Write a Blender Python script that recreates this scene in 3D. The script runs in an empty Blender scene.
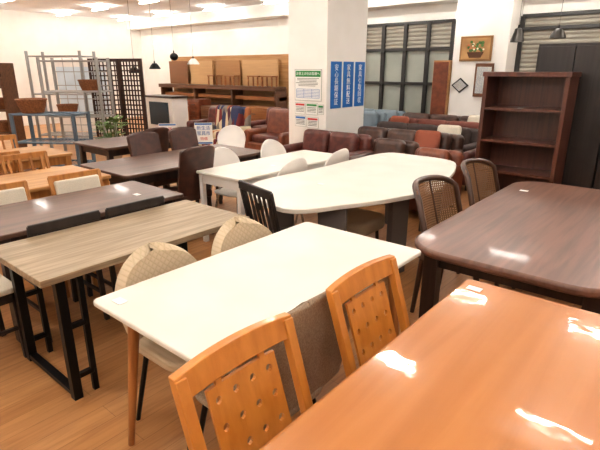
import bpy, bmesh, math, random
from mathutils import Vector, Matrix
random.seed(4)
S=bpy.context.scene; COL=S.collection
try:
    S.view_settings.view_transform='Standard'; S.view_settings.look='None'; S.view_settings.exposure=0.4; S.view_settings.gamma=0.9
except Exception: pass

# ------------------------------------------------------------------ materials
def lin(h):
    h=h.lstrip('#'); o=[]
    for i in (0,2,4):
        c=int(h[i:i+2],16)/255
        o.append(c/12.92 if c<=.04045 else ((c+.055)/1.055)**2.4)
    return (o[0],o[1],o[2],1)
MATS={}
def mat(name,h,rough=.5,metal=0,kind='plain',h2=None,scale=1.0,bump=0.0,coat=0.0,emit=0.0,spec=.5,wave=0,crough=.06):
    if name in MATS: return MATS[name]
    m=bpy.data.materials.new(name); m.use_nodes=True
    nt=m.node_tree; N=nt.nodes; Lk=nt.links
    b=N['Principled BSDF']; b.inputs['Roughness'].default_value=rough; b.inputs['Metallic'].default_value=metal
    b.inputs['Coat Weight'].default_value=coat; b.inputs['Coat Roughness'].default_value=crough
    b.inputs['Specular IOR Level'].default_value=spec
    tc=N.new('ShaderNodeTexCoord'); mp=N.new('ShaderNodeMapping'); Lk.new(tc.outputs['Object'],mp.inputs['Vector'])
    ns=N.new('ShaderNodeTexNoise'); Lk.new(mp.outputs['Vector'],ns.inputs['Vector'])
    rp=N.new('ShaderNodeValToRGB'); Lk.new(ns.outputs['Fac'],rp.inputs['Fac'])
    c1=lin(h)
    if h2: c2=lin(h2)
    else: c2=tuple([x*.9 for x in c1[:3]]+[1])
    rp.color_ramp.elements[0].color=c2; rp.color_ramp.elements[1].color=c1
    rp.color_ramp.elements[0].position=.36; rp.color_ramp.elements[1].position=.64
    out=rp.outputs['Color']
    if kind.startswith('wood'):
        ax=kind[4:] or 'y'
        sc={'y':(26,1.6,26),'x':(1.6,26,26),'z':(26,26,1.6)}[ax]
        mp.inputs['Scale'].default_value=[q*scale for q in sc]
        ns.inputs['Scale'].default_value=1; ns.inputs['Detail'].default_value=7; ns.inputs['Distortion'].default_value=.5
        if not bump: bump=.04
    elif kind=='fabric':
        ns.inputs['Scale'].default_value=140*scale; ns.inputs['Detail'].default_value=3
        if not bump: bump=.25
    elif kind=='leather':
        ns.inputs['Scale'].default_value=12*scale; ns.inputs['Detail'].default_value=4
        if not bump: bump=.12
    else:
        ns.inputs['Scale'].default_value=3*scale
    if wave:
        n2=N.new('ShaderNodeTexNoise'); n2.inputs['Scale'].default_value=10; n2.inputs['Detail'].default_value=1.5; Lk.new(tc.outputs['Object'],n2.inputs['Vector'])
        bp=N.new('ShaderNodeBump'); bp.inputs['Strength'].default_value=wave; bp.inputs['Distance'].default_value=.01
        Lk.new(n2.outputs['Fac'],bp.inputs['Height']); Lk.new(bp.outputs['Normal'],b.inputs['Normal']); Lk.new(bp.outputs['Normal'],b.inputs['Coat Normal'])
    elif kind=='quilt':
        sep=N.new('ShaderNodeSeparateXYZ'); Lk.new(tc.outputs['Object'],sep.inputs[0])
        vals=[]
        for sg in ('ADD','SUBTRACT'):
            a=N.new('ShaderNodeMath'); a.operation=sg; Lk.new(sep.outputs['Y'],a.inputs[0]); Lk.new(sep.outputs['Z'],a.inputs[1])
            k=N.new('ShaderNodeMath'); k.operation='MULTIPLY'; k.inputs[1].default_value=95; Lk.new(a.outputs[0],k.inputs[0])
            s=N.new('ShaderNodeMath'); s.operation='SINE'; Lk.new(k.outputs[0],s.inputs[0])
            ab=N.new('ShaderNodeMath'); ab.operation='ABSOLUTE'; Lk.new(s.outputs[0],ab.inputs[0]); vals.append(ab)
        mn=N.new('ShaderNodeMath'); mn.operation='MINIMUM'; Lk.new(vals[0].outputs[0],mn.inputs[0]); Lk.new(vals[1].outputs[0],mn.inputs[1])
        pw=N.new('ShaderNodeMath'); pw.operation='POWER'; pw.inputs[1].default_value=.4; Lk.new(mn.outputs[0],pw.inputs[0])
        bp=N.new('ShaderNodeBump'); bp.inputs['Strength'].default_value=.35; bp.inputs['Distance'].default_value=.006
        Lk.new(pw.outputs[0],bp.inputs['Height']); Lk.new(bp.outputs['Normal'],b.inputs['Normal'])
        mx=N.new('ShaderNodeMixRGB'); mx.inputs[1].default_value=c2; mx.inputs[2].default_value=c1; Lk.new(pw.outputs[0],mx.inputs[0]); out=mx.outputs[0]
    elif bump:
        bp=N.new('ShaderNodeBump'); bp.inputs['Strength'].default_value=bump; bp.inputs['Distance'].default_value=.01
        Lk.new(ns.outputs['Fac'],bp.inputs['Height']); Lk.new(bp.outputs['Normal'],b.inputs['Normal'])
    if kind=='patch':
        mp3=N.new('ShaderNodeMapping'); mp3.inputs['Scale'].default_value=(14,1.2,3.5); Lk.new(tc.outputs['Object'],mp3.inputs['Vector'])
        vo=N.new('ShaderNodeTexVoronoi'); vo.inputs['Scale'].default_value=1; Lk.new(mp3.outputs['Vector'],vo.inputs['Vector'])
        sp=N.new('ShaderNodeSeparateColor'); Lk.new(vo.outputs['Color'],sp.inputs[0])
        cr=N.new('ShaderNodeValToRGB'); cr.color_ramp.interpolation='CONSTANT'; Lk.new(sp.outputs[0],cr.inputs['Fac'])
        cols=['#7A2E2C','#D0C0A0','#343A5A','#A0623A','#847C72','#5A2E3A']
        cr.color_ramp.elements[0].color=lin(cols[0]); cr.color_ramp.elements[1].color=lin(cols[5]); cr.color_ramp.elements[1].position=.84
        for q in range(1,5): e=cr.color_ramp.elements.new(q/6); e.color=lin(cols[q])
        out=cr.outputs['Color']
    Lk.new(out,b.inputs['Base Color'])
    if emit:
        b.inputs['Emission Color'].default_value=c1; b.inputs['Emission Strength'].default_value=emit
    MATS[name]=m; return m

WHITE=mat('white_laminate','#E6E2D9',.45,h2='#E0DCD2',spec=.3)
OAKLEG=mat('oak_leg','#C08650',.45,kind='woodz',h2='#A06A3A')
ORANGE=mat('orange_lacquer','#BE8048',.32,kind='woody',h2='#B1733D',coat=.6,scale=.4,wave=.1,spec=.25,crough=.03)
ORCH=mat('orange_beech','#CC883C',.3,kind='woodz',h2='#BC7830',coat=.25)
OAK=mat('oak_veneer','#A69278',.5,kind='woody',h2='#88765E',scale=1.5)
WALNUT=mat('dark_walnut','#64493C',.4,kind='woody',h2='#4A342B',coat=.1)
DARKR=mat('brown_oak','#745040',.42,kind='woody',h2='#5E4032',coat=.1)
DKWOOD=mat('espresso_wood','#3A2820',.35,kind='woodz',h2='#281A15')
BLACKM=mat('black_metal','#191718',.4,metal=.6)
LIGHTW=mat('light_beech','#C0925C',.4,kind='woody',h2='#A27442')
LIGHTWZ=mat('light_beech_frame','#B98044',.4,kind='woodz',h2='#9A6634')
REDW=mat('reddish_walnut','#5E3628',.35,kind='woodz',h2='#48291E',coat=.1)
BLKW=mat('black_wood','#2A2321',.4,kind='woodz',h2='#1C1614')
BEIGE=mat('beige_quilt','#D2C0A4',.85,kind='quilt',h2='#C2B092')
TAUPE=mat('taupe_velvet','#AE9D86',.6,kind='fabric',h2='#948270')
CREAM=mat('cream_fabric','#E2D8C6',.8,kind='fabric')
WPLAST=mat('white_plastic','#F0ECE6',.35)
GREYL=mat('grey_slab','#5E5855',.5)
CHROME=mat('chrome','#C8C8C8',.2,metal=1)
DKLEATH=mat('dark_brown_leather','#4E2F24',.4,kind='leather',h2='#38221A')
CANE=mat('dark_cane','#84603F',.6)
CANEF=mat('cane_frame_wood','#4C2F20',.35,kind='woodz',h2='#382216')
WALL=mat('warm_white_paint','#F6F3EE',.8,h2='#F3F0EA')
CEIL=mat('ceiling_paint','#F4F7FA',.9,h2='#F0F4F8')
BROWNB=mat('brown_board','#6B452B',.4,kind='woodx',h2='#52341F')
TANB=mat('tan_board','#B58A5A',.5,kind='woodx',h2='#9E7446')
PAPER=mat('paper','#F4F4F0',.7,h2='#EFEFEA')
BLUE=mat('banner_blue','#1C6CB8',.5)
SHUT=mat('shutter_steel','#A09A8E',.5,metal=.1)
PANE=mat('window_pane','#AEB2A8',.2)
FRAME=mat('dark_frame','#2A2725',.4)

# ------------------------------------------------------------------ mesh builder
class MB:
    def __init__(s): s.bm=bmesh.new()
    def box(s,c,d,R=None):
        M=Matrix.Translation(c)
        if R is not None: M=M@R.to_4x4()
        bmesh.ops.create_cube(s.bm,size=1,matrix=M@Matrix.Diagonal((d[0],d[1],d[2],1))); return s
    def frame(s,p0,p1,ref=(0,1,0)):
        z=(Vector(p1)-Vector(p0)); L=z.length; z.normalize(); r=Vector(ref)
        if abs(z.dot(r))>.95: r=Vector((1,0,0))
        y=(r-z*r.dot(z)).normalized(); x=y.cross(z)
        R=Matrix((x,y,z)).transposed(); return R,L
    def beam(s,p0,p1,w,d,ref=(0,1,0)):
        R,L=s.frame(p0,p1,ref); c=(Vector(p0)+Vector(p1))/2
        return s.box(c,(w,d,L),R)
    def rod(s,p0,p1,r0,r1=None,seg=12):
        r1=r0 if r1 is None else r1
        R,L=s.frame(p0,p1); c=(Vector(p0)+Vector(p1))/2
        bmesh.ops.create_cone(s.bm,cap_ends=True,segments=seg,radius1=r0,radius2=r1,depth=L,matrix=Matrix.Translation(c)@R.to_4x4()); return s
    def tube(s,pts,r,seg=8,closed=False):
        P=[Vector(p) for p in pts]; n=len(P); rings=[]; prev=None
        for i in range(n):
            a=P[i-1] if (i>0 or closed) else P[i]; b=P[(i+1)%n] if (i<n-1 or closed) else P[i]
            t=(b-a).normalized()
            if prev is None:
                ref=Vector((0,0,1)) if abs(t.z)<.9 else Vector((1,0,0))
            else: ref=prev
            x=(ref-t*ref.dot(t)).normalized(); y=t.cross(x); prev=x
            rings.append([s.bm.verts.new(P[i]+(x*math.cos(q)+y*math.sin(q))*r) for q in [2*math.pi*k/seg for k in range(seg)]])
        for i in range(n if closed else n-1):
            A=rings[i];B=rings[(i+1)%n]
            for k in range(seg): s.bm.faces.new((A[k],A[(k+1)%seg],B[(k+1)%seg],B[k]))
        if not closed:
            s.bm.faces.new(rings[0][::-1]); s.bm.faces.new(rings[-1])
        return s
    def prism(s,pts,z0,z1):
        a=[s.bm.verts.new((p[0],p[1],z0)) for p in pts]; b=[s.bm.verts.new((p[0],p[1],z1)) for p in pts]
        s.bm.faces.new(a[::-1]); s.bm.faces.new(b)
        n=len(pts)
        for i in range(n): s.bm.faces.new((a[i],a[(i+1)%n],b[(i+1)%n],b[i]))
        return s
    def grid(s,fn,nu,nv):
        V=[[s.bm.verts.new(fn(i/nu,j/nv)) for j in range(nv+1)] for i in range(nu+1)]
        for i in range(nu):
            for j in range(nv): s.bm.faces.new((V[i][j],V[i+1][j],V[i+1][j+1],V[i][j+1]))
        return s
    def lathe(s,prof,seg=24,c=(0,0,0)):
        R=[[s.bm.verts.new((c[0]+r*math.cos(2*math.pi*k/seg),c[1]+r*math.sin(2*math.pi*k/seg),c[2]+z)) for k in range(seg)] for r,z in prof]
        for i in range(len(R)-1):
            for k in range(seg): s.bm.faces.new((R[i][k],R[i][(k+1)%seg],R[i+1][(k+1)%seg],R[i+1][k]))
        return s
    def done(s,name,m,bevel=0,solid=0,sub=0,smooth=True,seg=2):
        bmesh.ops.recalc_face_normals(s.bm,faces=s.bm.faces)
        me=bpy.data.meshes.new(name); s.bm.to_mesh(me); s.bm.free()
        if smooth:
            for p in me.polygons: p.use_smooth=True
            try: me.set_sharp_from_angle(angle=math.radians(38))
            except Exception: pass
        me.materials.append(m)
        o=bpy.data.objects.new(name,me); COL.objects.link(o)
        if solid:
            q=o.modifiers.new('solid','SOLIDIFY'); q.thickness=solid; q.offset=0
        if bevel:
            q=o.modifiers.new('bevel','BEVEL'); q.width=bevel; q.segments=seg; q.limit_method='ANGLE'; q.angle_limit=math.radians(40)
        if sub:
            q=o.modifiers.new('sub','SUBSURF'); q.levels=sub; q.render_levels=sub
        return o
def thing(name,label,cat,loc=(0,0,0),rot=0,group=None):
    e=bpy.data.objects.new(name,None); e.empty_display_size=.2; COL.objects.link(e)
    e.location=loc; e.rotation_euler=(0,0,math.radians(rot)); e['label']=label; e['category']=cat
    if group: e['group']=group
    return e
def part(par,o,label=None):
    o.parent=par
    if label: o['label']=label
    return o
def dup(root,loc,rot=None,label=None):
    def cp(o,par):
        n=o.copy(); COL.objects.link(n)
        if par: n.parent=par; n.matrix_parent_inverse=o.matrix_parent_inverse.copy()
        for ch in o.children: cp(ch,n)
        return n
    n=cp(root,None); n.location=loc
    if rot is not None: n.rotation_euler=(0,0,math.radians(rot))
    if label: n['label']=label
    return n
def solo(o,label,cat,group=None):
    o['label']=label;o['category']=cat
    if group:o['group']=group
    return o
def struct(o): o['kind']='structure'; return o
def rrect(sx,sy,r,seg=6):
    P=[]
    for cx,cy,a0 in ((sx/2-r,sy/2-r,0),(-sx/2+r,sy/2-r,90),(-sx/2+r,-sy/2+r,180),(sx/2-r,-sy/2+r,270)):
        for k in range(seg+1):
            a=math.radians(a0+90*k/seg); P.append((cx+r*math.cos(a),cy+r*math.sin(a)))
    return P
def smoothpoly(pts,n=6):
    out=[];L=len(pts)
    for i in range(L):
        p0,p1,p2,p3=[Vector(pts[(i+k-1)%L]) for k in range(4)]
        for k in range(n):
            t=k/n
            out.append(tuple(.5*((2*p1)+(p2-p0)*t+(2*p0-5*p1+4*p2-p3)*t*t+(3*p1-p0-3*p2+p3)*t**3)))
    return out

# ------------------------------------------------------------------ room
XL,XR,YF,YB,HC=-15.5,4,-5,10,3.15
fm=bpy.data.materials.new('wood_plank_floor'); fm.use_nodes=True
nt=fm.node_tree;N=nt.nodes;Lk=nt.links;b=N['Principled BSDF']
tc=N.new('ShaderNodeTexCoord');mp=N.new('ShaderNodeMapping');mp.inputs['Rotation'].default_value=(0,0,math.radians(90));Lk.new(tc.outputs['Object'],mp.inputs['Vector'])
br=N.new('ShaderNodeTexBrick');Lk.new(mp.outputs['Vector'],br.inputs['Vector'])
br.inputs['Color1'].default_value=lin('#C2915F');br.inputs['Color2'].default_value=lin('#B68453');br.inputs['Mortar'].default_value=lin('#986C42')
br.inputs['Scale'].default_value=1;br.inputs['Mortar Size'].default_value=.0015;br.inputs['Brick Width'].default_value=.9;br.inputs['Row Height'].default_value=.12
mp2=N.new('ShaderNodeMapping');mp2.inputs['Scale'].default_value=(18,1.5,1);Lk.new(tc.outputs['Object'],mp2.inputs['Vector'])
ns=N.new('ShaderNodeTexNoise');ns.inputs['Scale'].default_value=2;ns.inputs['Detail'].default_value=8;ns.inputs['Distortion'].default_value=.8;Lk.new(mp2.outputs['Vector'],ns.inputs['Vector'])
rp=N.new('ShaderNodeValToRGB');rp.color_ramp.elements[0].color=(.76,.68,.6,1);rp.color_ramp.elements[1].color=(1.05,1.04,1.02,1);rp.color_ramp.elements[0].position=.3;rp.color_ramp.elements[1].position=.6
Lk.new(ns.outputs['Fac'],rp.inputs['Fac'])
mx=N.new('ShaderNodeMixRGB');mx.blend_type='MULTIPLY';mx.inputs[0].default_value=.8;Lk.new(br.outputs['Color'],mx.inputs[1]);Lk.new(rp.outputs['Color'],mx.inputs[2])
Lk.new(mx.outputs[0],b.inputs['Base Color']);b.inputs['Roughness'].default_value=.4
def slab(name,x0,x1,y0,y1,z0,z1,m):
    return struct(MB().box(((x0+x1)/2,(y0+y1)/2,(z0+z1)/2),(x1-x0,y1-y0,z1-z0)).done(name,m,smooth=False))
slab('floor',XL,XR,YF,YB,-.1,0,fm)
slab('ceiling',XL,XR,YF,YB,HC,HC+.1,CEIL)
slab('wall_back',XL,XR,YB,YB+.1,0,HC,WALL)
slab('wall_left',XL-.1,XL,YF,YB,0,HC,WALL)
slab('wall_right',XR,XR+.1,YF,YB,0,HC,WALL)
slab('wall_front',XL,XR,YF-.1,YF,0,HC,WALL)
slab('baseboard_back',XL,XR,YB-.015,YB,0,.1,FRAME)
slab('trim_1',XL,XR,YB-.5,YB,2.85,HC,WALL)
slab('trim_2',-4.04,-3.03,9.4,YB,0,HC,WALL)
slab('wall_pillar',-5.34,-4.575,6.08,7.15,0,HC,WALL)
def shutter(name,x0,x1,z0,z1,y):
    n=int((z1-z0)/.08)
    mb=MB()
    def fn(u,v): return (x0+(x1-x0)*u, y-.02*abs(math.sin(v*n*math.pi)), z0+(z1-z0)*v)
    return struct(mb.grid(fn,1,n*6).done(name,SHUT,solid=.004,smooth=False))
struct(MB().box((-5.36,9.985,1.5),(2.12,.01,2.0)).done('window_1',PANE))
shutter('trim_5',-6.4,-4.32,2.0,2.5,9.955)
mb=MB()
for x in (-6.42,-5.9,-5.36,-4.83,-4.3): mb.box((x,9.92,1.5),(.08,.06,2.04))
for z in (.5,1.3,2.0,2.52): mb.box((-5.36,9.92,z),(2.16,.05,.06))
struct(mb.done('trim_3',FRAME,bevel=.003))
shutter('window_2',-3.0,1.2,.5,2.5,9.97)
mb=MB()
for x in (-3.0,-.95,1.2): mb.box((x,9.93,1.5),(.09,.06,2.04))
for z in (.5,2.3,2.52): mb.box((-.9,9.93,z),(4.2,.05,.06))
struct(mb.done('trim_4',FRAME,bevel=.003))

# ------------------------------------------------------------------ text
def text(par,name,s,size,loc,rot,m,spacing=1.0,label=None):
    cu=bpy.data.curves.new(name,'FONT'); cu.body=s; cu.size=size; cu.align_x='CENTER'; cu.align_y='CENTER'; cu.space_line=spacing
    cu.extrude=.001
    t=bpy.data.objects.new(name,cu); COL.objects.link(t)
    bpy.context.view_layer.update()
    dg=bpy.context.evaluated_depsgraph_get()
    me=bpy.data.meshes.new_from_object(t.evaluated_get(dg)); me.materials.clear(); me.materials.append(m)
    bpy.data.objects.remove(t)
    o=bpy.data.objects.new(name,me); COL.objects.link(o); o.location=loc; o.rotation_euler=rot
    part(par,o,label); return o
TXTW=mat('print_white','#FFFFFF',.6); TXTG=mat('print_green','#2E8B46',.6); TXTR=mat('print_red','#C7352B',.6); TXTK=mat('print_black','#4A4A4A',.6); TXTB=mat('print_blue','#2F6CB0',.6)
RX=math.pi/2
for i,(yc,s) in enumerate(((6.32,'安心長期保証'),(6.65,'家具無料配送'),(6.98,'家具引取回収'))):
    t=thing('banner','blue paper banner with white lettering taped on pillar','banner',(-4.571,yc,1.36),90,'blue banners on the pillar')
    part(t,MB().box((0,0,0),(.28,.006,.7)).done('sheet',BLUE))
    text(t,'lettering','\n'.join(s),.105,(0,-.005,.0),(RX,0,0),TXTW,.98)
def pr(par,name,boxes,m,y=-.005):
    mb=MB()
    for x,z,w_,h_ in boxes: mb.box((x,y,z),(w_,.002,h_))
    return part(par,mb.done(name,m))
EDGE=mat('paper_edge','#BDBDB6',.7)
t=thing('notice_poster','white notice poster with green heading and dense small print','poster',(-4.93,6.07,1.36))
part(t,MB().box((0,.001,0),(.54,.006,.48)).done('sheet_border',EDGE)); part(t,MB().box((0,-.001,0),(.52,.006,.46)).done('sheet',PAPER))
pr(t,'green_header',[(0,.17,.5,.09)],TXTG)
text(t,'heading','お買上げのお客様へ',.052,(0,-.008,.17),(RX,0,0),TXTW)
pr(t,'body_print',[(-.02*(i%2),.1-.022*i,.44-.05*(i%3),.007) for i in range(6)],TXTK)
pr(t,'table_print',[(0,-.06-.022*i,.46,.005) for i in range(7)]+[(x,-.125,.005,.13) for x in (-.23,-.08,.08,.23)],TXTB)
for j,(x,z,w_,h_) in enumerate(((-5.09,1.0,.2,.17),(-4.85,1.0,.22,.17),(-5.08,.8,.22,.16),(-4.83,.79,.22,.16),(-4.67,1.0,.1,.14))):
    t=thing('notice_card','small white printed notice card fixed on pillar','poster',(x,6.07,z),0,'notice cards on the pillar')
    part(t,MB().box((0,.001,0),(w_+.012,.006,h_+.012)).done('sheet_border',EDGE)); part(t,MB().box((0,-.001,0),(w_,.006,h_)).done('sheet',PAPER)); pr(t,'print_line',[(0,.02-.022*i,w_*.8,.008) for i in range(4)],TXTK)
    pr(t,'card_header',[(0,h_/2-.025,w_*.9,.03)],(TXTR,TXTG,TXTB)[j%3])

# ------------------------------------------------------------------ ceiling lights
EM=mat('tube_glow','#FFFAF2',.5,emit=98)
HOUS=mat('fixture_white','#CFCFCD',.5)
L0=thing('ceiling_light','white twin tube fluorescent ceiling fixture','light',(0,0,HC),0,'fluorescent ceiling lights')
part(L0,MB().box((0,0,-.015),(.72,.11,.03)).done('housing',HOUS,bevel=.005))
part(L0,MB().box((0,0,-.055),(.03,.05,.05)).done('bracket',HOUS))
for y in (-.025,.025): part(L0,MB().rod((-.34,y,-.09),(.34,y,-.09),.0095,seg=8).done('tube',EM))
pos=[(x,y) for x in (1.25,-.55,-2.35,-4.15,-5.95) for y in (-2.2,0,2.2,4.4,6.6,8.8)]
pos+=[(x,y) for x in (-8.2,-10.4,-12.6,-14.6) for y in (.4,2.6,4.8,7.0,8.9)]
pos=[p for p in pos if not(-5.6<p[0]<-3.8 and abs(p[1]-6.6)<.2)]
L0.location=(pos[0][0],pos[0][1],HC)
for p in pos[1:]: dup(L0,(p[0],p[1],HC))

# ------------------------------------------------------------------ tables
def table(name,label,x0,x1,y0,y1,h,th,tm,lm,r=.02,bev=.006,leg='square',lw=.06,inset=.05,apron=True,group=None):
    cx,cy=(x0+x1)/2,(y0+y1)/2; sx,sy=x1-x0,y1-y0
    t=thing(name,label,'table',(cx,cy,0),0,group)
    part(t,MB().prism(rrect(sx,sy,r,8),h-th,h).done('tabletop',tm,bevel=bev,seg=3))
    zt=h-th
    if apron:
        a=.09; ix,iy=sx-2*inset-lw,sy-2*inset-lw
        mb=MB()
        for s in (-1,1):
            mb.box((0,s*iy/2,zt-a/2),(ix,.022,a)); mb.box((s*ix/2,0,zt-a/2),(.022,iy,a))
        part(t,mb.done('apron',lm if leg!='round' else tm,bevel=.002))
    for a in (-1,1):
        for c in (-1,1):
            px,py=a*(sx/2-inset-lw/2),c*(sy/2-inset-lw/2)
            mb=MB()
            if leg=='round': mb.rod((px+a*.03,py+c*.03,0),(px-a*.03,py-c*.03,zt),.014,.026,20)
            else: mb.box((px,py,zt/2),(lw,lw,zt))
            part(t,mb.done('leg',lm,bevel=0 if leg=='round' else .004))
    return t
table('dining_table','white laminate dining table with tapered oak legs',-1.76,-.99,.79,2.16,.72,.022,WHITE,OAKLEG,r=.03,leg='round',inset=.06,apron=False)
table('dining_table','glossy orange-brown lacquered wooden dining table',-.69,.22,.17,1.98,.72,.035,ORANGE,ORCH,r=.035,bev=.014,lw=.07)
table('dining_table','large dark brown wooden table with rounded corners',-1.16,-.1,2.22,4.34,.70,.045,DARKR,DKWOOD,r=.24,bev=.016,lw=.08,inset=.1)
table('dining_table','dark walnut dining table with matte top',-3.66,-2.95,.85,2.15,.70,.03,WALNUT,DKWOOD,lw=.06,inset=.02)
table('dining_table','dark walnut table with leather chairs around it',-4.72,-3.85,2.2,4.0,.70,.03,WALNUT,DKWOOD,r=.05)
table('dining_table','light beech wooden dining table',-4.75,-4.0,1.0,2.15,.70,.03,LIGHTW,LIGHTWZ,inset=.02)
table('dining_table','light beech wooden dining table beside matching chairs',-6.3,-5.45,1.3,2.5,.70,.03,LIGHTW,LIGHTWZ,inset=.02)
table('dining_table','brown walnut table with a dark frame',-6.3,-5.45,2.9,4.1,.70,.03,WALNUT,DKWOOD)
table('dining_table','white rectangular table with white chairs around it',-3.58,-2.98,2.75,4.35,.70,.025,WHITE,WPLAST,lw=.045,inset=.02)
t=thing('dining_table','greyish oak dining table with black steel frame legs','table',(-2.47,1.4,0))
part(t,MB().box((0,0,.683),(.66,1.3,.034)).done('tabletop',OAK,bevel=.003))
for s in (-1,1):
    mb=MB(); y=s*.55
    for a in (-1,1):
        mb.box((a*.27,y,.333),(.045,.045,.666)); mb.box((a*.27,y-s*.1,.333),(.028,.028,.666))
        mb.box((a*.27,y-s*.05,.12),(.03,.1,.025)); mb.box((a*.27,y-s*.05,.4),(.03,.1,.025))
    mb.box((0,y,.645),(.54,.045,.04)); mb.box((0,y,.03),(.54,.04,.03))
    part(t,mb.done('leg',BLACKM,bevel=.003))
part(t,MB().box((0,0,.62),(.04,1.1,.04)).done('stretcher',BLACKM))
t=thing('dining_table','large white curved table with grey slab legs','table',(-2.1,3.5,0))
out=[(-2.72,2.62),(-2.06,2.28),(-1.78,2.66),(-1.62,3.02),(-1.53,3.42),(-1.6,3.85),(-1.74,4.35),(-1.93,4.68),(-2.35,4.74),(-2.7,4.62),(-2.72,3.6)]
o2=smoothpoly([(x+2.1,y-3.5) for x,y in out],6)
part(t,MB().prism(o2,.685,.72).done('tabletop',WHITE,bevel=.006))
for (x,y,r) in ((.2,-.88,25),(.36,-.22,80),(-.4,-.75,25),(-.3,.9,-20),(.1,.95,15)):
    mb=MB(); mb.box((x,y,.3425),(.2,.05,.685),Matrix.Rotation(math.radians(r),3,'Z'))
    part(t,mb.done('leg',GREYL,bevel=.004))

# ------------------------------------------------------------------ chairs (facing +X)
def holed(mb,fn,w,z0,z1,nx,ny,r,th=.01,seg=8):
    cw=w/nx; ch=(z1-z0)/ny
    for i in range(nx):
        for j in range(ny):
            cy=-w/2+cw*(i+.5); cz=z0+ch*(j+.5)
            F=[];B=[];FO=[];BO=[]
            for k in range(seg):
                a=2*math.pi*k/seg; c,s=math.cos(a),math.sin(a); q=1/max(abs(c),abs(s))
                F.append(mb.bm.verts.new(fn(cy+c*r,cz+s*r,th/2)));B.append(mb.bm.verts.new(fn(cy+c*r,cz+s*r,-th/2)))
                FO.append(mb.bm.verts.new(fn(cy+c*q*cw/2,cz+s*q*ch/2,th/2)));BO.append(mb.bm.verts.new(fn(cy+c*q*cw/2,cz+s*q*ch/2,-th/2)))
            for k in range(seg):
                l=(k+1)%seg
                mb.bm.faces.new((F[k],F[l],FO[l],FO[k])); mb.bm.faces.new((B[l],B[k],BO[k],BO[l])); mb.bm.faces.new((F[l],F[k],B[k],B[l]))
                side={0:i==nx-1,7:i==nx-1,1:j==ny-1,2:j==ny-1,3:i==0,4:i==0,5:j==0,6:j==0}[k]
                if side: mb.bm.faces.new((FO[k],FO[l],BO[l],BO[k]))
    bmesh.ops.remove_doubles(mb.bm,verts=mb.bm.verts,dist=.0002)
def orange_chair():
    t=thing('dining_chair','orange beech chair with perforated panel back','chair',(0,0,0),0,'orange perforated-back chairs')
    part(t,MB().prism(rrect(.42,.42,.04),.41,.44).done('seat',ORCH,bevel=.006))
    def lean(z): return -.2-.15*max(0,(z-.43))/.47
    for s in (-1,1):
        mb=MB(); mb.beam((-.2,s*.19,.43),(-.343,s*.195,.888),.03,.034); mb.beam((-.22,s*.19,0),(-.2,s*.19,.44),.03,.032)
        part(t,mb.done('back_post',ORCH,bevel=.003))
        part(t,MB().beam((.18,s*.18,0),(.18,s*.18,.42),.034,.034).done('leg',ORCH,bevel=.004))
    def bow(y): return -.014*(1-(y/.2)**2)
    def rail(z0,z1,arch,nm,yw=.182):
        mb=MB(); n=12; secs=[]
        for k in range(n+1):
            y=-yw+2*yw*k/n; x=bow(y); top=z1+arch*(1-(y/yw)**2)
            secs.append([mb.bm.verts.new((lean(z)+x+dx,y,z)) for (dx,z) in ((-.013,z0),(.013,z0),(.013,top),(-.013,top))])
        for k in range(n):
            for q in range(4): mb.bm.faces.new((secs[k][q],secs[k][(q+1)%4],secs[k+1][(q+1)%4],secs[k+1][q]))
        mb.bm.faces.new(secs[0]); mb.bm.faces.new(secs[-1][::-1])
        part(t,mb.done(nm,ORCH,bevel=.003))
    rail(.835,.898,.008,'top_rail',.212)
    rail(.49,.525,0,'lower_rail')
    mb=MB(); holed(mb,lambda y,z,d:(lean(z)+bow(y)+d,y,z),.25,.525,.818,4,4,.011)
    part(t,mb.done('backrest',ORCH,smooth=False))
    for y in (-.08,.08): part(t,MB().beam((lean(.81)+bow(y),y,.81),(lean(.85)+bow(y),y,.85),.01,.02).done('rail_peg',ORCH))
    mb=MB().box((0,.18,.37),(.36,.02,.06)).box((0,-.18,.37),(.36,.02,.06)).box((.18,0,.37),(.02,.38,.06)); part(t,mb.done('apron',ORCH))
    return t
c=orange_chair(); c.location=(-.515,.76,0); dup(c,(-.515,1.385,0))

def shell(w,z0,h,x0,lean,curve,vr=.45,p=2.2,nu=14,nv=18,wb=.85):
    def fn(u,v):
        v=1-(1-v)**1.9
        hw=w/2*(wb+(1-wb)*min(1,v/.5))
        if v>vr: hw*=max(.0,1-((v-vr)/(1-vr))**p)**(1/p)*.99+.01
        uu=2*u-1
        return (x0-lean*v+curve*uu*uu*(hw/(w/2)), uu*hw, z0+h*v)
    return MB().grid(fn,nu,nv)
def shell_chair(name,label,backm,legm,w=.44,z0=.47,h=.34,th=.045,group=None,seatm=None,vr=.45,p=2.2,sd=.43,curve=.05,lean=.08):
    t=thing(name,label,'chair',(0,0,0),0,group)
    part(t,MB().prism(rrect(sd,.43,.12,6),.41,.41+th*.9).done('seat',seatm or backm,bevel=.014,seg=3))
    part(t,shell(w,z0,h,-.19,lean,curve,vr,p).done('backrest',backm,solid=th,bevel=min(.02,th*.4),seg=3))
    for a in (-1,1):
        for c in (-1,1):
            part(t,MB().rod((a*.2,c*.2,0),(a*.14,c*.14,.41),.011,.013,10).done('leg',legm))
    for c in (-1,1): part(t,MB().beam((-.17,c*.1,.42),(-.2,c*.1,.56),.012,.025).done('back_bracket',legm))
    return t
c=shell_chair('dining_chair','beige quilted chair with rounded back and black legs',BEIGE,BLACKM,w=.46,group='beige quilted chairs',h=.35,z0=.45,vr=.35,p=2.4,th=.055)
c.location=(-1.62,1.16,0); dup(c,(-1.62,1.70,0))
c=shell_chair('dining_chair','taupe fabric low-back chair',TAUPE,BLACKM,w=.62,h=.42,z0=.43,th=.035,vr=.75,p=3.5,curve=.015,lean=.045)
c.location=(-1.15,1.12,0); c.rotation_euler=(0,0,math.pi)
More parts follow.
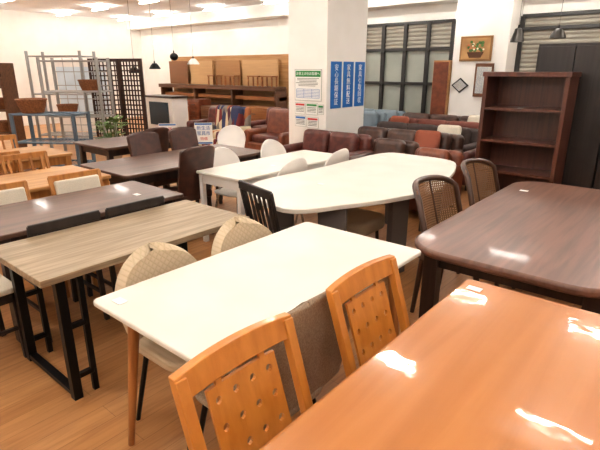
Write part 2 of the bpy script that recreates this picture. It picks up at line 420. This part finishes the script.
c=shell_chair('dining_chair','white plastic chair with rounded back',WPLAST,CHROME,w=.42,th=.016,h=.36,group='white rounded chairs',sd=.4)
c.location=(-3.55,3.25,0)
for x,y,r in ((-3.56,4.0,0),(-3.05,3.3,180),(-3.05,4.0,180),(-5.1,4.5,-60)): dup(c,(x,y,0),r)
def slat_chair(name,label,m,sm,h=.85,n=5,pads=False,group=None,cush=None):
    t=thing(name,label,'chair',(0,0,0),0,group)
    part(t,MB().prism(rrect(.42,.42,.05),.42,.455).done('seat',sm,bevel=.01,seg=3))
    def X(z): return -.2-.1*(z-.43)/.45
    for s in (-1,1):
        mb=MB(); mb.beam((-.2,s*.19,.4),(X(h),s*.2,h),.024,.03); mb.beam((-.23,s*.19,0),(-.2,s*.19,.44),.03,.03)
        part(t,mb.done('back_post',m,bevel=.004)); part(t,MB().beam((.19,s*.18,0),(.18,s*.18,.42),.03,.03).done('leg',m,bevel=.003))
    mb=MB(); mb.beam((X(h)-.0,-.21,h-.02),(X(h),.21,h-.02),.02,.06,ref=(0,0,1)); part(t,mb.done('top_rail',m,bevel=.006))
    if pads:
        mb=MB().box((X((h+.52)/2)+.015,0,(h+.5)/2),(.04,.36,h-.56),Matrix.Rotation(-.2,3,'Y')); part(t,mb.done('backrest',cush,bevel=.015,seg=3))
    else:
        mb=MB()
        for k in range(n): mb.beam((X(.5),-.15+.3*k/(n-1),.5),(X(h-.03),-.15+.3*k/(n-1),h-.03),.01,.022)
        mb.beam((X(.5),-.19,.5),(X(.5),.19,.5),.018,.03,ref=(0,0,1)); part(t,mb.done('backrest',m))
    mb=MB()
    for s in (-1,1): mb.box((0,s*.185,.39),(.38,.02,.05))
    mb.box((.18,0,.39),(.02,.38,.05)); mb.box((-.19,0,.39),(.02,.38,.05))
    part(t,mb.done('apron',m))
    for s in (-1,1): part(t,MB().box((-.02,s*.185,.2),(.38,.018,.02)).done('stretcher',m))
    return t
c=slat_chair('dining_chair','black wooden chair with slatted back',BLKW,BLKW,.86,6)
c.location=(-2.14,2.46,0); c.rotation_euler=(0,0,math.radians(75))
c=slat_chair('dining_chair','black chair with low back and beige seat',BLKW,CREAM,.76,4,group='black chairs with beige seats')
c.location=(-3.07,1.18,0); c.rotation_euler=(0,0,math.pi)
dup(c,(-3.07,1.65,0)); dup(c,(-2.97,.65,0),90)
c=slat_chair('dining_chair','light wood chair with cream upholstered back',LIGHTWZ,CREAM,.8,4,True,cush=CREAM,group='light wood chairs with cream pads')
c.location=(-3.56,1.17,0); 
dup(c,(-3.56,1.75,0))
c=slat_chair('dining_chair','light wood chair with slatted back',LIGHTWZ,LIGHTWZ,.82,4,group='light wood slatted chairs')
c.location=(-4.72,1.32,0); dup(c,(-4.72,1.82,0)); dup(c,(-6.3,1.63,0)); dup(c,(-6.3,2.13,0)); dup(c,(-5.5,1.65,0),180)
def leather_chair():
    t=thing('dining_chair','dark brown leather chair with high padded back','chair',(0,0,0),0,'dark brown leather chairs')
    part(t,MB().box((0,0,.43),(.4,.4,.08)).done('seat',DKLEATH,bevel=.02,seg=3))
    part(t,shell(.39,.46,.45,-.19,.1,.03,vr=.9,p=3.5,wb=.97).done('backrest',DKLEATH,solid=.035,bevel=.012,seg=3))
    for a in (-1,1):
        for q in (-1,1): part(t,MB().beam((a*.18,q*.18,0),(a*.17,q*.17,.4),.032,.032).done('leg',DKWOOD))
    return t
c=leather_chair(); c.location=(-4.62,3.05,0); dup(c,(-4.66,3.62,0)); dup(c,(-3.85,2.8,0),180); dup(c,(-5.42,3.4,0),180)
def cane_chair():
    t=thing('cane_chair','dark wooden chair with woven cane barrel back','chair',(0,0,0),0,'cane-back chairs')
    part(t,MB().prism(rrect(.46,.5,.1),.41,.47).done('seat',mat('brown_seat_fabric','#5A4436',.7,kind='fabric'),bevel=.015,seg=3))
    def bk(u,z):
        x=-.2-.12*(z-.45)/.42+.11*u*u; return (x,u*.28,z)
    top=[bk(u,.87+.015*(1-u*u)-.05*abs(u)**6) for u in [k/10-1 for k in range(21)]]
    low=[bk(u,.52) for u in [k/10-1 for k in range(21)]]
    part(t,MB().tube([bk(-1,.45)]+top+[bk(1,.45)],.02,10).done('back_frame',CANEF))
    part(t,MB().tube(low,.012,8).done('lower_rail',CANEF))
    mb=MB()
    for k in range(1,34):
        u=-1+2*k/34; mb.tube([bk(u,.52),bk(u,.87)],.0046,4)
    for k in range(1,22):
        z=.52+.35*k/22; mb.tube([bk(-.97+1.94*j/12,z) for j in range(13)],.0046,4)
    part(t,mb.done('cane_panel',CANE,smooth=False))
    for u in (-.33,.33): part(t,MB().tube([bk(u,.46),bk(u,.88)],.01,6).done('back_slat',CANEF))
    for a in (-1,1):
        for q in (-1,1): part(t,MB().rod((a*.22,q*.2,0),(a*.18,q*.19,.42),.015,.02,10).done('leg',CANEF))
    return t
c=cane_chair(); c.location=(-1.1,2.98,0); dup(c,(-1.12,3.82,0))
t=thing('upholstered_stool','low taupe upholstered stool under the white table','stool',(-2.12,3.2,0))
part(t,MB().prism(rrect(.46,.46,.12,8),.34,.45).done('seat',mat('stool_fabric','#B7A58C',.8,kind='fabric'),bevel=.03,seg=3))
for a in (-1,1):
    for q in (-1,1): part(t,MB().rod((a*.17,q*.17,0),(a*.15,q*.15,.34),.015,seg=10).done('leg',DKWOOD))

# ------------------------------------------------------------------ sofas (facing -Y)
def sofa(label,m,loc,w=1.6,rot=0,n=2,h=.74,d=.82,cm=None,arm=.14,ah=.54,bm_=None,wood=False):
    t=thing('armchair' if n==1 else 'sofa',label,'armchair' if n==1 else 'sofa',(loc[0],loc[1],0),rot)
    part(t,MB().box((0,0,.2),(w-.04,d-.04,.24)).done('base',m,bevel=.03,seg=3))
    for s in (-1,1):
        part(t,MB().box((s*(w/2-arm/2),-.02,(ah+.08)/2),(arm,d-.06,ah-.08)).done('armrest',m,bevel=.065,seg=5))
        if wood: part(t,MB().box((s*(w/2-arm/2),-.05,ah+.015),(arm*.7,d-.2,.03)).done('arm_cap',LIGHTW,bevel=.008))
    part(t,MB().box((0,d/2-.1,(h+.08)/2),(w-.06,.17,h-.1),Matrix.Rotation(-.08,3,'X')).done('backrest',m,bevel=.075,seg=5))
    iw=(w-2*arm)/n
    for k in range(n):
        x=-w/2+arm+iw*(k+.5)
        part(t,MB().box((x,-.06,.38),(iw-.01,d-.28,.15)).done('seat_cushion',cm or m,bevel=.06,seg=5))
        part(t,MB().box((x,d/2-.24,h*.5+.2),(iw-.015,.18,h-.37),Matrix.Rotation(-.2,3,'X')).done('back_cushion',bm_ or m,bevel=.08,seg=5))
    for a in (-1,1):
        for q in (-1,1): part(t,MB().rod((a*(w/2-.1),q*(d/2-.1),0),(a*(w/2-.1),q*(d/2-.1),.09),.02,.025,8).done('foot',DKWOOD))
    return t
MAR=mat('maroon_leather','#66342A',.35,kind='leather',h2='#4A211A')
RED=mat('red_brown_fabric','#7A4234',.7,kind='fabric',h2='#653428')
DBR=mat('dark_brown_fabric','#483832',.7,kind='fabric',h2='#382B27')
CHO=mat('chocolate_leather','#523528',.35,kind='leather',h2='#3A241B')
GBL=mat('grey_blue_fabric','#7C8992',.8,kind='fabric')
GRY=mat('beige_grey_fabric','#B6A894',.8,kind='fabric')
ORB=mat('rust_leather','#7A4228',.35,kind='leather',h2='#623220')
TAN=mat('tan_leather','#946A48',.5,kind='leather',h2='#7C563A')
PLD=mat('patchwork_fabric','#9A6A50',.8,kind='patch')
ORF=mat('rust_fabric','#945038',.8,kind='fabric')
def cushion(label,m,loc,rot,tilt=.35,s=.36):
    o=MB().box((0,0,0),(s,.12,s)).done('cushion',m,bevel=.055,seg=4); o.location=loc; o.rotation_euler=(-tilt,0,math.radians(rot)); solo(o,label,'cushion')
sofa('maroon leather sofa with rounded low back',MAR,(-4.15,5.45),1.25,0,2)
sofa('chocolate leather armchair with padded seat',CHO,(-3.14,5.4),.72,0,1,h=.72,cm=TAN)
sofa('rust leather armchair with padded seat',ORB,(-2.42,5.15),.66,0,1,h=.7,cm=MAR,arm=.12)
sofa('long dark brown leather sofa with rust seat cushions',CHO,(-3.45,6.32),1.8,0,3,cm=ORB,d=.78)
sofa('maroon leather armchair behind the bookcase',MAR,(-2.1,6.75),.8,0,1,h=.76)
sofa('long dark brown fabric sofa with beige seat cushions',DBR,(-3.55,7.15),1.9,0,3,cm=GRY,d=.78)
sofa('tan leather sofa with wooden arm caps',TAN,(-1.75,7.65),1.4,0,2,h=.74,wood=True)
sofa('long red brown leather sofa with flat back',RED,(-3.75,7.97),2.0,0,3,d=.78)
sofa('dark brown sofa with rust cushions',DBR,(-1.8,8.55),1.7,0,2,cm=ORB)
sofa('chocolate leather sofa with low back',CHO,(-3.9,8.8),2.0,0,3,d=.75,h=.76)
sofa('grey blue fabric sofa against the window',GBL,(-5.75,9.3),1.4)
sofa('grey blue fabric two seat sofa',GBL,(-5.5,8.3),1.1,0,2,h=.78)
sofa('red brown leather armchair with high back',ORB,(-6.1,6.6),1.0,0,1,h=.88,cm=MAR)
sofa('maroon leather sofa with padded back',MAR,(-6.9,7.6),1.4,0,2,h=.8)
sofa('multicoloured striped patchwork fabric armchair',PLD,(-7.35,6.4),.9,10,1,h=.9)
sofa('maroon leather armchair beside the patchwork one',MAR,(-8.3,6.9),.8,0,1,h=.8)
cushion('rust square cushion resting on a sofa',ORF,(-2.95,6.25,.62),8)
cushion('beige square cushion resting on a sofa',CREAM,(-3.0,7.08,.62),10)
cushion('rust square cushion resting on a sofa',ORF,(-4.3,7.9,.62),0)
cushion('beige square cushion resting on a sofa',CREAM,(-3.2,8.72,.64),-8)
# ------------------------------------------------------------------ bookcase and wardrobe
t=thing('bookcase','reddish brown open wooden bookcase with four shelves','bookcase',(-1.615,5.9,0))
W,D,Hh=.88,.42,1.57
for s in (-1,1): part(t,MB().box((s*(W/2-.02),0,Hh/2),(.04,D,Hh)).done('side_panel',REDW,bevel=.002))
part(t,MB().box((0,0,Hh-.025),(W+.03,D+.02,.05)).done('top_panel',REDW,bevel=.004))
part(t,MB().box((0,D/2-.01,Hh/2),(W-.08,.012,Hh-.05)).done('back_panel',REDW))
for z in (.12,.46,.81,1.17): part(t,MB().box((0,-.005,z),(W-.08,D-.03,.028)).done('shelf',REDW,bevel=.001))
part(t,MB().box((0,-D/2+.03,.05),(W-.08,.02,.1)).done('plinth',REDW))
def wardrobe(x,lab):
    t=thing('wardrobe',lab,'wardrobe',(x,6.45,0),0,'tall black wardrobes')
    part(t,MB().box((0,.01,.94),(.78,.5,1.86)).done('body',BLKW,bevel=.004))
    for s in (-1,1):
        d_=part(t,MB().box((s*.195,-.252,.96),(.382,.02,1.76)).done('door',BLKW,bevel=.004))
        part(d_,MB().rod((s*.03,-.275,.9),(s*.03,-.275,1.05),.007,seg=8).done('handle',CHROME))
    part(t,MB().box((0,0,.02),(.76,.48,.04)).done('plinth',BLKW))
wardrobe(-1.27,'tall black wooden wardrobe standing behind the bookcase'); wardrobe(-.48,'tall black wooden wardrobe beside the bookcase')
t=thing('tall_cabinet','narrow tall brown wooden cabinet by the window','cabinet',(-4.22,9.5,0))
part(t,MB().box((0,0,.89),(.33,.36,1.74)).done('body',TANB,bevel=.004))
part(t,MB().box((0,-.19,.9),(.3,.02,1.66)).done('door',ORB,bevel=.003))
t=thing('framed_picture','framed still life of a flower basket','picture',(-3.6,9.38,1.96))
part(t,MB().box((0,0,0),(.6,.03,.44)).done('frame',mat('gold_wood','#8A6234',.4),bevel=.005))
part(t,MB().box((0,-.017,0),(.53,.004,.37)).done('canvas',mat('canvas_cream','#B98F5C',.7,h2='#987048')))
mb=MB().lathe([(.02,-.12),(.11,-.12),(.16,-.02),(.02,-.02)],14); bmesh.ops.scale(mb.bm,vec=(1,.02,1),verts=mb.bm.verts); bmesh.ops.translate(mb.bm,vec=(0,-.021,-.04),verts=mb.bm.verts)
part(t,mb.done('painted_basket',mat('basket_paint','#5A3820',.7)))
for c_,cm_,q_ in (('#4A6A34','green',14),('#5E7C40','leaf',8),('#C86A48','red',5),('#E8DCC0','cream',5)):
    mb=MB()
    for k in range(q_):
        x,z=random.uniform(-.15,.15),random.uniform(-.05,.13); mb.rod((x,-.02,z),(x,-.024-.0003*k-(0.002 if q_==5 else 0),z),.026 if q_>5 else .018,seg=8)
    o=mb.done('painted_flowers',mat('flower_paint_'+cm_,c_,.7)); o['kind']='stuff'; part(t,o)
def mirror(loc,w,h,m,label,pts=None):
    t=thing('wall_mirror',label,'mirror',loc)
    P=pts or [(w/2*math.cos(a*math.pi/16),h/2*math.sin(a*math.pi/16)) for a in range(32)]
    def prr(k,y0,y1):
        mb=MB().prism([(p[0]*k,p[1]*k) for p in P],y0,y1); bmesh.ops.rotate(mb.bm,cent=(0,0,0),matrix=Matrix.Rotation(RX,3,'X'),verts=mb.bm.verts); return mb
    part(t,prr(1,0,.02).done('frame',m)); part(t,prr(.8,.02,.024).done('mirror_glass',mat('mirror_glass','#D8DCDA',.25,metal=.8)))
mirror((-3.84,9.395,1.3),.26,.26,FRAME,'small diamond-shaped mirror with dark frame',[(-.17,0),(0,-.14),(.17,0),(0,.14)])
mirror((-3.4,9.395,1.4),.34,.6,mat('brown_frame','#6A4228',.4,kind='woodz'),'tall mirror with brown wooden frame',[(-.17,-.3),(.17,-.3),(.17,.3),(-.17,.3)])
def tag(loc,label='small white price tag or painted glint on the furniture',sx=.06,sy=.04):
    solo(MB().box((0,0,.0008),(sx,sy,.0016)).done('price_tag_or_glint',PAPER),label,'tag','price tags').location=loc
for p in ((-1.66,.86,.7205),(-2.55,4.4,.7205),(-.62,1.88,.7205),(-2.3,3.0,.7205),(-1.65,5.8,1.1845),(-1.0,3.9,.7005),(-3.2,1.9,.7005),(-3.2,3.4,.7005)): tag(p)  # the one on the orange table is a white sheet standing in for a reflection

# ------------------------------------------------------------------ pendants
def pendant(label,loc,m,r=.16,h=.16,kind='dome'):
    t=thing('pendant_lamp',label,'lamp',loc)
    prof={'dome':[(.03,h),(.05,h*.95),(r*.7,h*.6),(r*.95,h*.2),(r,0),(r*.97,0),(r*.66,h*.56),(.03,h*.9)],'globe':[(.02,h)]+[(r*math.sin(a*math.pi/10),h/2*(1+math.cos(a*math.pi/10))) for a in range(1,10)]+[(.02,0)]}[kind]
    part(t,MB().lathe(prof).done('lamp_shade',m,solid=.003))
    part(t,MB().rod((0,0,h*.9),(0,0,HC-loc[2]),.0035,seg=6).done('cord',mat('grey_cord','#6A6662',.6)))
    part(t,MB().rod((0,0,h*.85),(0,0,h+.05),.016,.012,12).done('lamp_socket',BLACKM))
GM=mat('dark_bronze','#4A4642',.35,metal=.5)
pendant('small dark metal pendant lamp on a cord',(-2.55,8.3,2.0),GM,.1,.2)
pendant('small dark metal pendant lamp hanging by the shutters',(-2.05,8.6,2.05),GM,.12,.14)
pendant('black dome pendant lamp hanging low',(-9.75,6.05,1.52),BLACKM,.12,.12)
pendant('black pendant lamp with wide shade',(-9.5,6.4,1.6),BLACKM,.12,.12)
pendant('black globe pendant lamp',(-9.4,6.85,1.78),BLACKM,.09,.16,'globe')
pendant('white dome pendant lamp',(-9.05,7.1,1.7),WPLAST,.13,.12)

# ------------------------------------------------------------------ back display run
MIDB=mat('mid_board','#A06838',.4,kind='woodx',h2='#8A562C')
t=thing('display_shelf','long wooden display counter with tan back panels','shelf',(-10.9,9.5,0))
part(t,MB().box((0,.18,.98),(5,.04,1.96)).done('panel',TANB))
part(t,MB().box((0,-.2,1.12),(4.9,.46,.1)).done('counter',BROWNB,bevel=.004))
part(t,MB().box((0,-.14,.62),(4.9,.4,.08)).done('shelf',BROWNB,bevel=.004))
part(t,MB().box((0,-.1,.87),(4.9,.3,.1)).done('shelf',MIDB,bevel=.004))
part(t,MB().box((0,-.2,.3),(4.9,.4,.5)).done('cabinet_front',MIDB,bevel=.004))
for x in (-2.42,-.8,.8,2.42): part(t,MB().box((x,-.16,.56),(.06,.4,1.1)).done('upright',BROWNB))
BO=[mat('board_tan','#C09A6C',.5,kind='woodx'),mat('board_brown','#7E5434',.5,kind='woodx'),mat('board_mid','#A07448',.5,kind='woodx')]
for i,(x,w_,k) in enumerate(((-12.85,.9,1),(-11.75,1.0,0),(-10.6,1.0,2),(-9.35,1.3,0))):
    o=MB().box((0,0,.33),(w_,.03,.66)).done('wood_board',BO[k],bevel=.003); o.location=(x,9.5,1.17); solo(o,'sample wooden board standing on the display counter','board','sample boards on the counter')
def small_frame(x):
    t=thing('wooden_stool','small honey wooden stool on the display counter','stool',(x,9.27,1.17),0,'stools on the counter')
    part(t,MB().box((0,0,.25),(.4,.22,.03)).done('seat',MIDB))
    for a in (-1,1):
        for q in (-1,1): part(t,MB().box((a*.17,q*.09,.12),(.03,.03,.24)).done('leg',MIDB))
for x in (-10.9,-10.2,-9.3,-8.8): small_frame(x)
def chest(name,label,x,y,w,h,d,m,nd,rot=0):
    t=thing(name,label,'chest of drawers',(x,y,0),rot)
    part(t,MB().box((0,0,h/2),(w,d,h)).done('body',m,bevel=.005))
    for k in range(nd):
        zc=.06+(h-.1)*(k+.5)/nd
        dr=part(t,MB().box((0,-d/2-.008,zc),(w-.05,.018,(h-.1)/nd-.015)).done('drawer',m,bevel=.003))
        part(dr,MB().rod((-.07,-d/2-.03,zc),(.07,-d/2-.03,zc),.008,seg=8).done('handle',FRAME))
chest('chest_of_drawers','low honey wooden chest of drawers',-8.2,8.3,1.0,.75,.4,MIDB,3)
chest('chest_of_drawers','dark brown chest of drawers',-9.6,8.3,1.1,.7,.4,BROWNB,3)
chest('chest_of_drawers','honey coloured wooden chest',-7.0,8.9,.9,.95,.4,TANB,4)
chest('chest_of_drawers','light wooden low chest',-11.2,7.7,1.2,.7,.4,LIGHTW,2)
chest('chest_of_drawers','orange brown sideboard with drawers',-10.42,8.3,.45,.85,.4,ORB,4)
t=thing('media_cabinet','white cabinet with a dark screen panel on it','cabinet',(-9.4,6.55,0),0)
part(t,MB().box((0,0,.5),(1.0,.4,1.0)).done('body',WPLAST,bevel=.005))
part(t,MB().box((0,-.21,.66),(.7,.02,.5)).done('screen',mat('dark_screen','#2A3A44',.15),bevel=.004))
part(t,MB().box((0,0,1.02),(1.06,.44,.04)).done('top_panel',DKWOOD,bevel=.004))
t=thing('folding_screen','dark brown lattice folding screen with two panels','screen',(-9.45,5.5,0),40)
LAT=mat('lattice_wood','#40261C',.45,kind='woodz',h2='#301C14')
for s in (-1,1):
    mb=MB(); R=Matrix.Rotation(-s*.3,3,'Z'); w=.56
    def bx(c_,d_):
        v=R@Vector((c_[0]+s*w/2,c_[1],0))
        mb.box((v.x,v.y,c_[2]),d_,R)
    bx((-w/2+.02,0,.9),(.05,.03,1.8)); bx((w/2-.02,0,.9),(.05,.03,1.8)); bx((0,0,1.77),(w,.03,.06)); bx((0,0,.1),(w,.03,.2))
    for k in range(1,8): bx((-w/2+w*k/8,0,.9),(.024,.018,1.7))
    for k in range(1,17): bx((0,0,.12+1.64*k/17),(w,.018,.024))
    part(t,mb.done('screen_panel',LAT))
t=thing('display_board','white display board with pale blue panel behind racks','board',(-12.0,6.0,0),40)
part(t,MB().box((0,0,.95),(1.4,.05,1.7)).done('board_panel',WPLAST,bevel=.004)); part(t,MB().box((0,-.03,1.05),(1.2,.01,1.2)).done('blue_field',mat('pale_blue','#D2E0EA',.4)))
for s in (-1,1): part(t,MB().box((s*.6,0,.05),(.06,.5,.1)).done('foot',CHROME))
def rack(label,loc,w,d,h,m,zs,rot=0,grid=True,r=.022):
    t=thing('wire_rack',label,'rack',loc,rot)
    for a in (-1,1):
        for q in (-1,1): part(t,MB().rod((a*w/2,q*d/2,0),(a*w/2,q*d/2,h),r,seg=8).done('post',m))
    for z in zs:
        mb=MB()
        for q in (-1,1): mb.rod((-w/2,q*d/2,z),(w/2,q*d/2,z),.016,seg=6)
        for a in (-1,1): mb.rod((a*w/2,-d/2,z),(a*w/2,d/2,z),.016,seg=6)
        k=int(w/.06)
        for i in range(1,k): mb.rod((-w/2+w*i/k,-d/2,z),(-w/2+w*i/k,d/2,z),.005,seg=4)
        part(t,mb.done('wire_shelf',m))
    if grid:
        mb=MB()
        for i in range(1,int(w/.2)): mb.rod((-w/2+.2*i,d/2,.2),(-w/2+.2*i,d/2,h),.007,seg=4)
        for i in range(1,int(h/.25)): mb.rod((-w/2,d/2,.25*i+.05),(w/2,d/2,.25*i+.05),.007,seg=4)
        part(t,mb.done('wire_back',m))
    return t
SIL=mat('silver_steel','#A6A6A4',.35,metal=.5)
BLUEST=mat('blue_grey_steel','#5E7080',.4,metal=.3)
rack('silver wire storage rack with several shelves',(-9.25,4.5,0),1.1,.45,1.8,SIL,(.3,.75,1.2,1.74),35,True,.03)
rack('silver steel garment rack beside the display board',(-10.6,4.9,0),1.2,.5,1.95,SIL,(.25,1.1,1.85),30,False,.03)
rack('blue grey steel shelf cart',(-8.0,3.4,0),1.0,.45,.95,BLUEST,(.15,.5,.93),35,False,.032)
t=thing('open_shelving','brown open wooden shelving holding baskets','shelf',(-9.95,3.2,0),38)
for s in (-1,1): part(t,MB().box((s*.42,0,.85),(.04,.4,1.7)).done('side_panel',BROWNB))
for z in (.1,.5,.9,1.3,1.68): part(t,MB().box((0,0,z),(.8,.38,.03)).done('shelf',BROWNB))
WICK=mat('wicker','#8C5A34',.7,kind='fabric',scale=.3,bump=.6,h2='#6A4022')
t=thing('wicker_basket','round brown wicker basket on a shelf','basket',(-8.25,3.25,.945),0,'wicker baskets on shelves')
part(t,MB().lathe([(.01,0),(.16,0),(.2,.11),(.22,.2),(.205,.2),(.19,.11),(.15,.02),(.01,.02)],28).done('basket_body',WICK))
part(t,MB().tube([(.215*math.cos(a*math.pi/12),.215*math.sin(a*math.pi/12),.2) for a in range(24)],.015,8,True).done('rim',WICK))
ca,sa=math.cos(math.radians(38)),math.sin(math.radians(38))
for z in (.516,.916,1.316):
    for q in (-.19,.19):
        n=dup(t,(-9.95+q*ca,3.2+q*sa,z)); n.scale=(.78,.78,.9)
for x,y,z in ((-9.45,4.36,.77),(-9.05,4.64,1.22)):
    n=dup(t,(x,y,z)); n.scale=(.85,.85,.9)
t=thing('potted_plant','leafy green potted plant','plant',(-7.85,4.3,0))
part(t,MB().lathe([(.01,0),(.12,0),(.16,.28),(.14,.28),(.12,.26),(.01,.26)],20).done('pot',mat('terracotta','#B9A48C',.7)))
mb=MB()
for k in range(150):
    a=random.uniform(0,6.28);r=random.uniform(.02,.26);z=.3+random.uniform(.0,.48)
    p=Vector((r*math.cos(a),r*math.sin(a),z));q=p+Vector((math.cos(a)*.12,math.sin(a)*.12,random.uniform(-.05,.08)));n_=Vector((-math.sin(a),math.cos(a),0))*.045
    v=[mb.bm.verts.new(x) for x in (p,(p+q)/2+n_,q,(p+q)/2-n_)]; mb.bm.faces.new(v)
    if k%4==0: mb.rod((0,0,.26),p,.004,seg=4)
o=mb.done('foliage',mat('leaf_green','#6A8844',.5,h2='#4A6832')); o['kind']='stuff'; part(t,o)
def sign(label,loc,rot,w_,h_,z,big):
    t=thing('floor_sign',label,'sign',loc,rot)
    part(t,MB().box((0,0,z),(w_,.012,h_)).done('sign_panel',PAPER))
    pr(t,'blue_edge',[(0,z+h_/2-.02,w_*.95,.025),(0,z-h_/2+.02,w_*.95,.025)],TXTB,-.008)
    k=h_/.4
    if big:
        text(t,'lettering','新生活',.085*k,(0,-.009,z+.1*k),(RX,0,0),TXTB); text(t,'lettering','家具市',.085*k,(0,-.009,z),(RX,0,0),TXTB); text(t,'lettering','特価',.07*k,(0,-.009,z-.1*k),(RX,0,0),TXTR)
    else: text(t,'lettering','特価',.15*k,(0,-.009,z),(RX,0,0),TXTR)
    for s in (-1,1):
        mb=MB(); mb.rod((s*w_*.4,.016,0),(s*w_*.4,.016,z+h_/2),.01,seg=6); mb.rod((s*w_*.4,-.12,.01),(s*w_*.4,.12,.01),.01,seg=6)
        part(t,mb.done('stand_leg',CHROME))
sign('white sale card with blue lettering on a stand',(-6.6,5.3,0),45,.3,.36,.55,True)
sign('small white price card on a stand',(-7.2,5.0,0),45,.3,.2,.6,False)

# ------------------------------------------------------------------ world + camera
w=bpy.data.worlds.new('world'); S.world=w; w.use_nodes=True
w.node_tree.nodes['Background'].inputs[0].default_value=(1,.93,.85,1); w.node_tree.nodes['Background'].inputs[1].default_value=.5
cd=bpy.data.cameras.new('camera'); cam=bpy.data.objects.new('camera',cd); COL.objects.link(cam)
cd.sensor_width=36; cd.lens=480/600*36; cd.clip_start=.02
cam.location=(0,0,1.6); cam.rotation_euler=(math.radians(72),0,math.radians(40)); S.camera=cam
